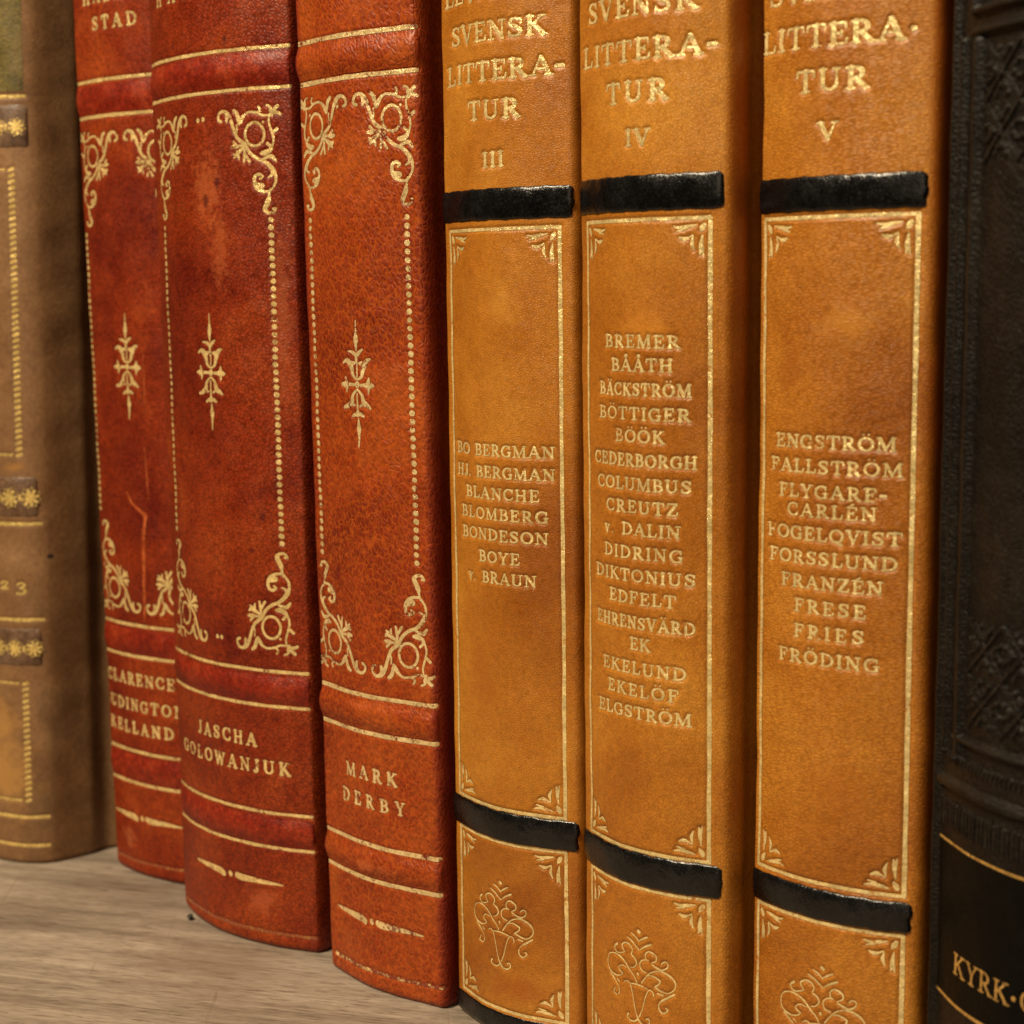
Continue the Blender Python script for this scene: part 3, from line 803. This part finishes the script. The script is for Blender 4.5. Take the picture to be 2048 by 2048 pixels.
def red_book(key, loc, prof, lean, half, ws, label, mat, gmat, lines, gold_u, band_u, right, left, dots_r, dots_l, dz_step,
             fle, taper_dx, taper_sx, cap_top, cap_auth, lr, foot, mid_dots, bold, scratches=(), bmat=None, bh=.52):
    b = Book('red_book', loc, label, RED_GROUP, half, (lean[0], lean[1], 100), 206, 118, mat, prof=prof, ws=ws)
    r1, r2, r3, r4, r5, r6 = lines
    u0, u1 = gold_u
    # ruled lines beside the raised bands
    for z in lines:
        b.press('gold_line', Tool(line([(u0, z), (u1 + random.uniform(-.15, .15), z + random.uniform(-.05, .05))], lr, .035)), gmat, .09)
    # corner scrolls
    for top in (1, 0):
        sz, dz = (1, 0) if top else (-1, 2 * ZM)
        for sx, dx in (right, left):
            b.press('corner_scroll', Tool(shifted(CORNER, sx, dx, sz, dz, 1.06)), gmat, .075)
    # rows of dots along both edges
    for x, (zt, zb) in ((dots_r[0], dots_r[1:]), (dots_l[0], dots_l[1:])):
        t = Tool()
        n = int(round((zt - zb) / dz_step))
        for i in range(n + 1):
            z = zt + (zb - zt) * i / n
            jx, jr = random.uniform(-.05, .05), random.uniform(.42, .50)
            t.stroke([(x + jx - .08, z + .03, jr), (x + jx + .08, z - .03, jr)])
        b.press('dotted_line', t, gmat, .08)
    if mid_dots:
        for x, z in mid_dots:
            b.press('dot', Tool([[(x, z, .42)]]), gmat, .08)
    b.press('fleuron', Tool(shifted(FLEURON, 1, fle[0], 1, fle[1], 1.12)), gmat, .075)
    b.press('tapered_rule', Tool(shifted(TAPER, taper_sx, taper_dx)), gmat, .08)
    b.press('foot_line', Tool(line([(u0 + 2, foot), (u1, foot + .5)], .34, .05)), GOLD_FAINT if key != 'R3' else GOLD_WORN, .09)
    b.press('title_lettering', words(key, 'title', cap_top, bold), gmat, .07) if texts_for(key, 'title') else None
    b.press('author_lettering', words(key, 'author', cap_auth, bold), gmat, .07)
    for pts in scratches:
        b.press('scratch', Tool([pts]), SCRATCH, .06, rough=.05, h=.012, pressed=False)
    b.build_body(PAPER)
    for za, zb in ((r1, r2), (r3, r4), (r5, r6)):
        zc, hw = (za + zb) / 2, (za - zb) / 2 - .75
        b.band(-band_u - .5, band_u, zc - .1, hw, bh, bmat or mat, power=1.25, rag=.12, endr=2.2, edge=.03, base=.012)
    return b


GOLD_RED = gold("gold_leaf_red", (0.16, 0.02, 0.005), 3.0, wear=.30)
GOLD_R3 = gold("gold_leaf_bright", (0.16, 0.02, 0.005), 5.0, wear=.42, tone=(1.0, 0.77, 0.40))
GOLD_WORN = gold("gold_leaf_worn", (0.20, 0.025, 0.006), 8.0, wear=.95)
GOLD_FAINT = gold("gold_leaf_faint", (0.24, 0.05, 0.012), 9.0, wear=1.0, tone=(0.5, 0.22, 0.06), metallic=.4)

L1m = leather("red_leather_scratched", RED_D, RED_M, RED_L, 1.0, 1500, crease=.45, bump=.00003, rough=.46, spec=.28, patchy=.25, fine=.8, blotch=55,
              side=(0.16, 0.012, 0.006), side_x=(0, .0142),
              spots=[((-7, 1, 8), (3, 8, 3), (0.45, 0.12, 0.04), .5, 400, .9),
                     ((-7.5, 2, 23.5), (2.6, 8, .9), (0.62, 0.16, 0.06), .75, 300, .6)])
L2m = leather("red_leather_blotched", RED_D, RED_M, RED_L, 4.3, 1450, crease=.55, bump=.00004, rough=.40, spec=.32, patchy=.25, fine=.8, blotch=42,
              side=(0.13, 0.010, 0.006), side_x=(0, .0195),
              spots=[((1.0, 1, 142), (5.0, 9, 8), (0.44, 0.105, 0.028), .5, 900, .8), ((4.0, 1, 131), (3, 9, 9), (0.40, 0.09, 0.024), .45, 900, .8),
                     ((4, 1, 143), (1.1, 8, 1.2), (0.07, .008, .004), .8, 300, .6), ((0.6, 1, 139.5), (1.0, 8, 1.4), (0.07, .008, .004), .8, 300, .6),
                     ((11.5, 1, 82), (1.4, 8, 1.5), (0.08, .006, .003), .85, 250, .5), ((9, 1, 76), (1.0, 8, 1.0), (0.09, .008, .004), .7, 250, .6),
                     ((7, 1, 168), (.7, 8, .9), (0.05, .008, .006), .85, 250, .6), ((-8, 1, 168), (.5, 8, .8), (0.05, .008, .006), .8, 250, .6),
                     ((-4, 1, 24), (3, 8, 1.0), (0.50, 0.09, 0.045), .5, 400, .8), ((8, 1, 9), (5, 8, 4), (0.44, 0.10, 0.03), .5, 400, .9),
                     ((17, 3, 120), (2.5, 8, 20), (0.46, 0.12, 0.04), .35, 500, .9)])
L3m = leather("red_leather_grained", (0.150, 0.0130, 0.0018), (0.240, 0.0300, 0.0030), (0.35, 0.072, 0.0085), 7.7, 1250, aniso=(1.0, 1, .62), rot=(0, .35, 0), crease=.75,
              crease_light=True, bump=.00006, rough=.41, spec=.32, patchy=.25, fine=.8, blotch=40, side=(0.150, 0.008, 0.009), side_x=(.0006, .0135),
              spots=[((-7, 1, 74), (1.5, 8, 1.6), (0.10, .006, .003), .7, 300, .7), ((0, 1, 23), (7, 8, 1.3), (0.52, 0.12, 0.03), .55, 350, .9),
                     ((0, 1, 51.5), (7, 8, 1.2), (0.48, 0.10, 0.02), .5, 350, .9)])

BANDR = leather('crimson_band_leather', (0.120, 0.0070, 0.0024), (0.205, 0.0150, 0.0034), (0.31, 0.038, 0.008), 9.3, 1450, crease=.3, bump=.00003, rough=.40, spec=.34, blotch=110)
SCRATCH = leather('scuffed_red_leather', (0.24, 0.034, 0.007), (0.36, 0.072, 0.016), (0.48, 0.13, 0.035), 2.0, 1500, crease=.3, bump=.00002, rough=.5, spec=.25, blotch=300)
red_book('R1', (-0.305302, 0.212861, 0), (11.36, .099, .0897), (-.0009, -.0011), (15.2, 16.0), 13.6,
         "red leather book with a pale scratch, between the tan book and the next red one", L1m, GOLD_RED,
         (165.7, 158.6, 54.5, 47.8, 27.2, 20.3), (-14.6, 14), 14.4, (1.0, .55), (-1.1, 2.47), (12.75, 135.2, 77.6), (-13.2, 135.2, 78.2), 1.36,
         (0.0, 108.2), -1.95, 1.0, 2.75, 2.6, .35, 2.9, None, 1.05,
         [[(-2.05, 82.5, .10), (-0.65, 80.2, .30), (1.65, 78.9, .36), (3.45, 77.8, .46), (3.05, 76, .40), (2.55, 73.5, .44), (2.25, 69, .46), (1.95, 64, .40), (1.75, 59, .32), (1.55, 55.5, .10)],
          [(4.65, 112, .06), (4.75, 106, .12), (4.55, 100, .06)], [(3.95, 92, .06), (4.25, 86, .14), (4.35, 81, .07)]], BANDR, .34)
red_book('R2', (-0.265344, 0.203217, 0), (10.98, .095, .0172), (.0024, .0029), (22.6, 20.9), 19.4,
         "wide red leather book with a blotchy worn patch, second of the three red ones", L2m, GOLD_RED,
         (165.8, 158.8, 53.5, 46.9, 26.4, 19.7), (-20.8, 19.6), 19.8, (1.0, 2.75), (-1.0, -2.5), (15.37, 135.8, 77.5), (-15.5, 135.3, 77.9), 1.35,
         (.15, 108.45), .9, 1.1, 2.8, 2.6, .31, 2.6, [(-.75, 154.1), (.65, 154.2), (-.8, 58.8), (.4, 58.8)], 1.0, (), BANDR)
red_book('R3', (-0.22504, 0.202694, 0), (14.83, -2.35, -.0176), (-.0038, -.0007), (15.4, 16.2), 14.0,
         "red leather book with coarse grain, standing against the first amber volume", L3m, GOLD_R3,
         (165.0, 158.1, 53.5, 46.9, 26.7, 20.4), (-14.5, 15.2), 15.6, (1.0, 0.0), (-1.12, 2.2), (12.25, 134.9, 77.7), (-12.2, 135.2, 77.4), 1.381,
         (.55, 107.33), 0.0, 1.0, 2.6, 2.45, .39, 3.4, None, 1.0)

# ------------------------------------------------------------------ amber books
AMB_GROUP = "amber leather volumes with black raised bands"
BLACK = leather("black_band_leather", (0.0022, 0.0021, 0.0021), (0.0042, 0.004, 0.004), (0.010, 0.0095, 0.0095), 21.0, 1700, crease=.3, bump=.000008, rough=.20,
                blotch=120, spec=.5)


def amber_book(key, loc, prof, lean, half, ws, label, mat, gmat, z1, z2, band1, band2, bend, urn_xz, rag, wear_lab=1.0):
    b = Book('amber_book', loc, label, AMB_GROUP, half, (lean[0], lean[1], 100), 212, 124, mat, prof=prof, ws=ws, du=.19)
    fx = 11.78
    zt, zb = z1
    ft, fb = z2
    for nm, (a, c) in (('gold_frame', (zt, zb)), ('gold_frame', (ft, fb))):
        r = .27
        t = Tool(line([(-fx, a), (fx, a)], .27, .02)).add(Tool(line([(fx, a), (fx, c)], .31, .025, 3.0)))
        t.add(Tool(line([(fx, c), (-fx, c)], r, .02))).add(Tool(line([(-fx, c), (-fx, a)], .29, .02, 3.0)))
        fr = b.press(nm, t, gmat, .09)
        for sx in (1, -1):
            for sz, z in ((1, a), (-1, c)):
                b.press('corner_ornament', Tool(shifted(AMBER_CORNER, sx, sx * fx, sz, z, 1.02)), gmat, .07, parent=fr)
    b.press('urn_ornament', Tool(shifted(URN, 1, urn_xz[0], 1, urn_xz[1], .98)), gmat, .06)
    b.press('title_lettering', words(key, 'title', 3.0), gmat, .07)
    b.press('volume_numeral', words(key, 'numeral', 2.4), gmat, .06)
    b.press('name_lettering', words(key, 'names', 1.92), gmat, .06)
    b.build_body(PAPER)
    for (za, zc), rg in ((band1, rag[0]), (band2, rag[1])):
        b.band(-bend - .2, bend, (za + zc) / 2, (za - zc) / 2, 0.46, BLACK, power=.45, rag=rg, endr=1.1, edge=.05, base=.03)
    b.band(-bend - .2, bend, 2.2, 1.95, .3, BLACK, power=.6, rag=.2, endr=.8, edge=.04, base=.03)
    return b


GA1 = gold("gold_leaf_amber", (0.40, 0.14, 0.02), 13.0, wear=.24, tone=(1.0, 0.80, 0.38))
GA2 = gold("gold_leaf_amber_soft", (0.42, 0.15, 0.02), 17.0, wear=.24, tone=(1.0, 0.80, 0.38))
GA3 = gold("gold_leaf_amber_pale", (0.42, 0.15, 0.02), 19.0, wear=.24, tone=(1.0, 0.80, 0.38))
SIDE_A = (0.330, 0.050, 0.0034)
M1 = leather("amber_leather_smooth", AMB_D, AMB_M, AMB_L, 31.0, 2300, aniso=(1, 1, 1.3), rot=(0, .5, 0), crease=.30, bump=.000026, rough=.36, spec=.42, blotch=24, patchy=.12, fine=.35,
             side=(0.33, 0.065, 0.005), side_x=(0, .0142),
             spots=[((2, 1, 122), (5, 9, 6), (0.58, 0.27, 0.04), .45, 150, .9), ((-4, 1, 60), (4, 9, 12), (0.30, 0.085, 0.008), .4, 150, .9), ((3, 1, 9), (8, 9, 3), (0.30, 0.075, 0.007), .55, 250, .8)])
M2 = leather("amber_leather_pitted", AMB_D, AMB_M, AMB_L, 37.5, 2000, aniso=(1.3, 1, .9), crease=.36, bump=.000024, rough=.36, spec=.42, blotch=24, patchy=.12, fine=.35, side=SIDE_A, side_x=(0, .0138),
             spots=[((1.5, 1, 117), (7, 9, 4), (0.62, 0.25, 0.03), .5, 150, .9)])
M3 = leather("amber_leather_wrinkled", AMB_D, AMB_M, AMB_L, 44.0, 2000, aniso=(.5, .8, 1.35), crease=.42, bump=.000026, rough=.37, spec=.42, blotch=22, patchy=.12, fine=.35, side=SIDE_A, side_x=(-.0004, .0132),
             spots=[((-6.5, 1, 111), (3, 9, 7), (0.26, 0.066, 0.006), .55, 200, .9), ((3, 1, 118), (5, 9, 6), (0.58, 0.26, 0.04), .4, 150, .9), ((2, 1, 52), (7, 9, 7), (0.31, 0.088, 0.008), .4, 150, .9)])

amber_book('A1', (-0.193875, 0.203853, 0), (23.78, -3.29, .0024), (.0052, .0036), (14.3, 15.2), 13.2,
           "amber leather volume marked III, beside the last red book", M1, GA1, (132.3, 39.0), (33.4, 4.7), (138.6, 133.7), (38.7, 33.8), 14.0, (-.3, 26.44), (.22, .26))
amber_book('A2', (-0.163105, 0.201142, 0), (21.86, -1.0, -.0466), (.0072, .0031), (15.3, 15.4), 13.4,
           "amber leather volume marked IV, with the longest list of names", M2, GA2, (132.6, 39.2), (33.4, 4.7), (138.9, 133.8), (38.9, 33.9), 13.6, (.36, 26.5), (.05, .12))
amber_book('A3', (-0.134186, 0.207033, 0), (16.44, .11, .0443), (.0069, .0113), (13.4, 14.8), 12.6,
           "amber leather volume marked V, beside the black tooled book", M3, GA3, (132.1, 39.0), (33.3, 4.7), (137.6, 132.9), (38.2, 33.8), 12.8, (.52, 26.6), (.18, .24))

# ------------------------------------------------------------------ tan book
TANM = leather("tan_leather", (0.135, 0.066, 0.026), (0.205, 0.104, 0.043), (0.270, 0.148, 0.066), 51.0, 1500, crease=.10, bump=.00002, rough=.48, blotch=38, spec=.35, patchy=.28, fine=.5,
               spots=[((22, 2, 22), (9, 12, 16), (0.40, 0.205, 0.055), .75, 160, .9), ((26.5, 5, 86.8), (3, 9, 1.6), (0.38, 0.17, 0.03), .7, 200, .8),
                      ((31.0, 11.7, 67.4), (.9, .9, .55), (0.02, 0.015, 0.02), .95, 20, .5), ((31, 12, 30), (4, 9, 12), (0.085, 0.048, 0.02), .5, 150, .9),
                      ((29, 8, 14), (4, 9, 8), (0.10, 0.055, 0.022), .4, 200, .9), ((20, 2, 75), (9, 9, 20), (0.12, 0.062, 0.022), .35, 150, .9)])
TANB = leather("dark_brown_band", (0.070, 0.035, 0.016), (0.125, 0.064, 0.031), (0.18, 0.105, 0.062), 53.0, 1300, crease=.2, bump=.00003, rough=.45, blotch=120)
GREEN = leather("green_label_leather", (0.050, 0.034, 0.002), (0.105, 0.074, 0.005), (0.18, 0.125, 0.02), 57.0, 1300, crease=.2, bump=.00003, rough=.5, blotch=70,
                spots=[((29, 9, 173), (2.5, 12, 7), (0.22, 0.15, 0.05), .45, 250, .9)])
GT = gold("gold_leaf_tan", (0.12, 0.07, 0.03), 61.0, wear=.22, tone=(0.95, 0.70, 0.24))
TX = [0, 10, 19.8, 25.6, 28.8, 30.6, 31.2, 31.6, 32.0]
TY = [0, .6, 1.9, 3.6, 5.8, 8.2, 10.4, 13.5, 17.0]
b = Book('tan_book', (-0.3613, 0.1968, 0), "tan leather book with a green label and dark bands of gold rosettes", None, (32.6, 32.6), (0, .032, 0), 214, 120, TANM,
         poly=(TX, TY), rnd=1.2)


def rosette(u, z, r):
    t = Tool()
    for k in range(8):
        a = k * math.pi / 4 + .2
        t.stroke([(u + .25 * r * math.cos(a), z + .25 * r * math.sin(a), .14 * r), (u + .75 * r * math.cos(a), z + .75 * r * math.sin(a), .17 * r)])
        t.stroke([(u + r * .98 * math.cos(a + .39), z + r * .98 * math.sin(a + .39), .09 * r)])
    t.stroke([(u, z, .22 * r)])
    return t


for z in (164.1, 74.6, 53.9, 10.5, 4.2):
    e = 32.3 if z < 100 else 31.2
    b.press('gold_line', Tool(line([(-e, z), (e, z)], .36, .03)), GT, .1)
for zc, hw, us, r in ((158.0, 4.3, (29.4, 25.2, 21.0), 1.85), (80.4, 4.2, (30.2, 25.8, 21.4), 2.15), (47.9, 4.0, (30.2, 26.0, 21.8), 1.9)):
    bm = b.band(-31.8, 31.8, zc, hw, .34, TANB, power=.6, endr=1.0, base=.03)
    t = Tool()
    for u in us:
        t.add(rosette(u, zc - .15, r))
        t.stroke([(u - 2.1, zc - .15, .28), (u - 2.1, zc + .5, .14)]).stroke([(u - 2.1, zc - .15, .28), (u - 2.1, zc - .9, .14)])
    b.press('rosette_row', t, GT, .09, h=.44, parent=bm, pressed=False)
for za, zb in ((149.2, 89.4), (40.0, 14.2)):
    t = Tool()
    ue = 28.0
    n = int((za - zb) / 1.25)
    for i in range(n + 1):
        z = za + (zb - za) * i / n
        t.stroke([(ue - .42, z - .14, .34), (ue + .42, z + .14, .34)])
    m = int(2 * ue / .95)
    for i in range(m):
        u = -ue + i * .95
        for z in (za, zb):
            t.stroke([(u - .2, z - .08, .26), (u + .2, z + .08, .26)])
    b.press('dotted_frame', t, GT, .1)
t = lettering('2', 22.4, 24.6, 60.4, 2.7, 'tan').add(lettering('3', 26.6, 28.8, 59.3, 2.8, 'tan'))
b.press('numerals', t, GT, .08)
b.build_body(PAPER)
b.patch('label', -31.0, 31.0, 165.2, 200, GREEN, .05)

# ------------------------------------------------------------------ black tooled book
DARKM = leather("black_tooled_leather", (0.0012, 0.0008, 0.0005), (0.0036, 0.0025, 0.0015), (0.013, 0.0085, 0.0046), 71.0, 1250, crease=.55, crease_light=True, bump=.00006, rough=.40, blotch=90, spec=.26)
DARKL = leather("black_label_leather", (0.0012, 0.0011, 0.0007), (0.0020, 0.0018, 0.0011), (0.0034, 0.0030, 0.0020), 73.0, 1600, crease=.2, bump=.00002, rough=.45, blotch=120, spec=.12)
GD = gold("gold_leaf_dark", (0.02, 0.013, 0.008), 77.0, wear=.28, tone=(0.70, 0.42, 0.12))
b = Book('black_tooled_book', (-0.099918, 0.198289, 0), "black leather book with blind-tooled lattice and one gold word on its label", None, (18.6, 19.5),
         (.0124, .0075, 100), 222, 130, DARKM, prof=(23.88, -.94, -.2524), ws=16.6)
b.press('gold_line', Tool(line([(-16.3, 49.9), (16.3, 49.9)], .19, .03)), GD, .08, h=.06, pressed=False)
b.press('gold_line', Tool(line([(-16.5, 28.55), (16.3, 28.55)], .22, .03)), GD, .08, h=.06, pressed=False)
b.press('title_lettering', words('D', 'title', 2.85), GD, .06, h=.075, pressed=False)
rd = Tool()
lat = Tool()
for sx in (-1, 1):
    rd.stroke([(sx * 14.3, 62, .5), (sx * 14.2, 153, .5)])
    rd.stroke([(sx * 16.2, 0, .6), (sx * 16.1, 215, .6)])
    rd.stroke([(sx * 11.2, 62, .75), (sx * 11.0, 152.5, .75)])
    rd.stroke([(sx * 11.9, 156, .62), (sx * 11.9, 200, .62)])
for z in (64.6, 153.6, 156.2):
    rd.stroke([(-12, z, .55), (12, z, .55)])
rd.stroke([(-15, 57.9, .8), (15, 57.9, .8)])
for zc in (70.2, 77.4, 141.2, 148.4):
    for xc in (-6.2, 0.0, 6.2):
        for ang in range(4):
            c0, s0 = math.cos(ang * math.pi / 2), math.sin(ang * math.pi / 2)
            for d, r0, ln in ((1.15, .10, .55), (1.9, .62, .0), (2.75, .34, .35)):
                if d < 1.5:
                    lat.stroke([(xc + c0 * d, zc + s0 * d, .08), (xc + c0 * (d + ln), zc + s0 * (d + ln), .42)])
                else:
                    for q in (-1, 1):
                        ox, oz = -s0 * q * (d - 1.15) * .62, c0 * q * (d - 1.15) * .62
                        lat.stroke([(xc + c0 * d + ox, zc + s0 * d + oz, .34), (xc + c0 * (d - .55) + ox * .7, zc + s0 * (d - .55) + oz * .7, .10)])
bd = Tool()
for i in range(40):
    u = -15.0 + i * .77
    bd.stroke([(u - .12, 60.9, .26), (u + .12, 61.9, .26)])
    bd.stroke([(u, 52.2, .24), (u, 55.4, .24)])
for i in range(20):
    u = -15 + i * 1.55
    bd.stroke([(u + .5 * math.cos(k), 20 + .5 * math.sin(k), .2) for k in np.linspace(0, 6.28, 9)])
for zc in (70.2, 77.4, 141.2, 148.4):
    for xc in (-6.2, 0.0, 6.2):
        for q in (-1, 1):
            lat.stroke([(xc - 3.1, zc - 3.5 * q, .17), (xc + 3.1, zc + 3.5 * q, .17)])
b.raised = [(rd, .85, .45), (lat, .5, .3), (bd, .4, .2)]
DARKR = leather("rubbed_highlight_leather", (0.0040, 0.0028, 0.0018), (0.016, 0.0115, 0.0075), (0.045, 0.032, 0.021), 79.0, 1500, crease=.5, bump=.00005, rough=.42, blotch=160, spec=.3)  # lighter ridge tops: partly rubbing, partly highlights put into the colour
rub_highlight = Tool([[(x, z, r_ * .36) for x, z, r_ in ((a_[0], a_[1], a_[2]), (a_[3], a_[4], a_[5]))] for a_ in rd.s])
b.press('tooled_border', rub_highlight, DARKR, .08, rough=.05, h=.80, pressed=False)
for up in (False, True):
    rub_highlight = Tool([[(x, z, r_ * .5) for x, z, r_ in ((a_[0], a_[1], a_[2]), (a_[3], a_[4], a_[5]))] for a_ in lat.s if (a_[1] > 100) == up])
    b.press('tooled_lattice', rub_highlight, DARKR, .07, rough=.03, h=.46, pressed=False)
rub_highlight = Tool([[(x, z, r_ * .6) for x, z, r_ in ((a_[0], a_[1], a_[2]), (a_[3], a_[4], a_[5]))] for a_ in bd.s if a_[1] > 40])
b.press('tooled_roll', rub_highlight, DARKR, .07, rough=.03, h=.36, pressed=False)
b.tools = []
b.build_body(PAPER)
b.patch('label', -16.5, 16.6, 28.6, 49.9, DARKL, .045)

# ------------------------------------------------------------------ crumb of dirt by the foot of the second red book
t = NT("crumb_dirt")
t.l(t.mix(t.noise(t.coords(), 2500), (0.012, 0.010, 0.008), (0.05, 0.04, 0.03)), t.bsdf.inputs['Base Color'])
t.bsdf.inputs['Roughness'].default_value = .9
vs, fs = [], []
for i in range(9):
    for j in range(12):
        a, p = math.pi * i / 8, 2 * math.pi * j / 12
        r = .62 * (1 + .35 * math.sin(3 * p + i) * math.sin(a) + .2 * math.cos(5 * a + p))
        vs.append((r * math.sin(a) * math.cos(p) / 1e3, r * .8 * math.sin(a) * math.sin(p) / 1e3, (.62 + .9 * r * math.cos(a)) / 1e3))
for i in range(8):
    for j in range(12):
        fs.append((i * 12 + j, (i + 1) * 12 + j, (i + 1) * 12 + (j + 1) % 12, i * 12 + (j + 1) % 12))
o = mesh_obj('dirt_crumb', vs, fs, t.m)
o.location = (-0.2791, 0.2033, 0)
o['label'] = "tiny black crumb on the wood at the foot of a red book"
o['category'] = 'crumb'
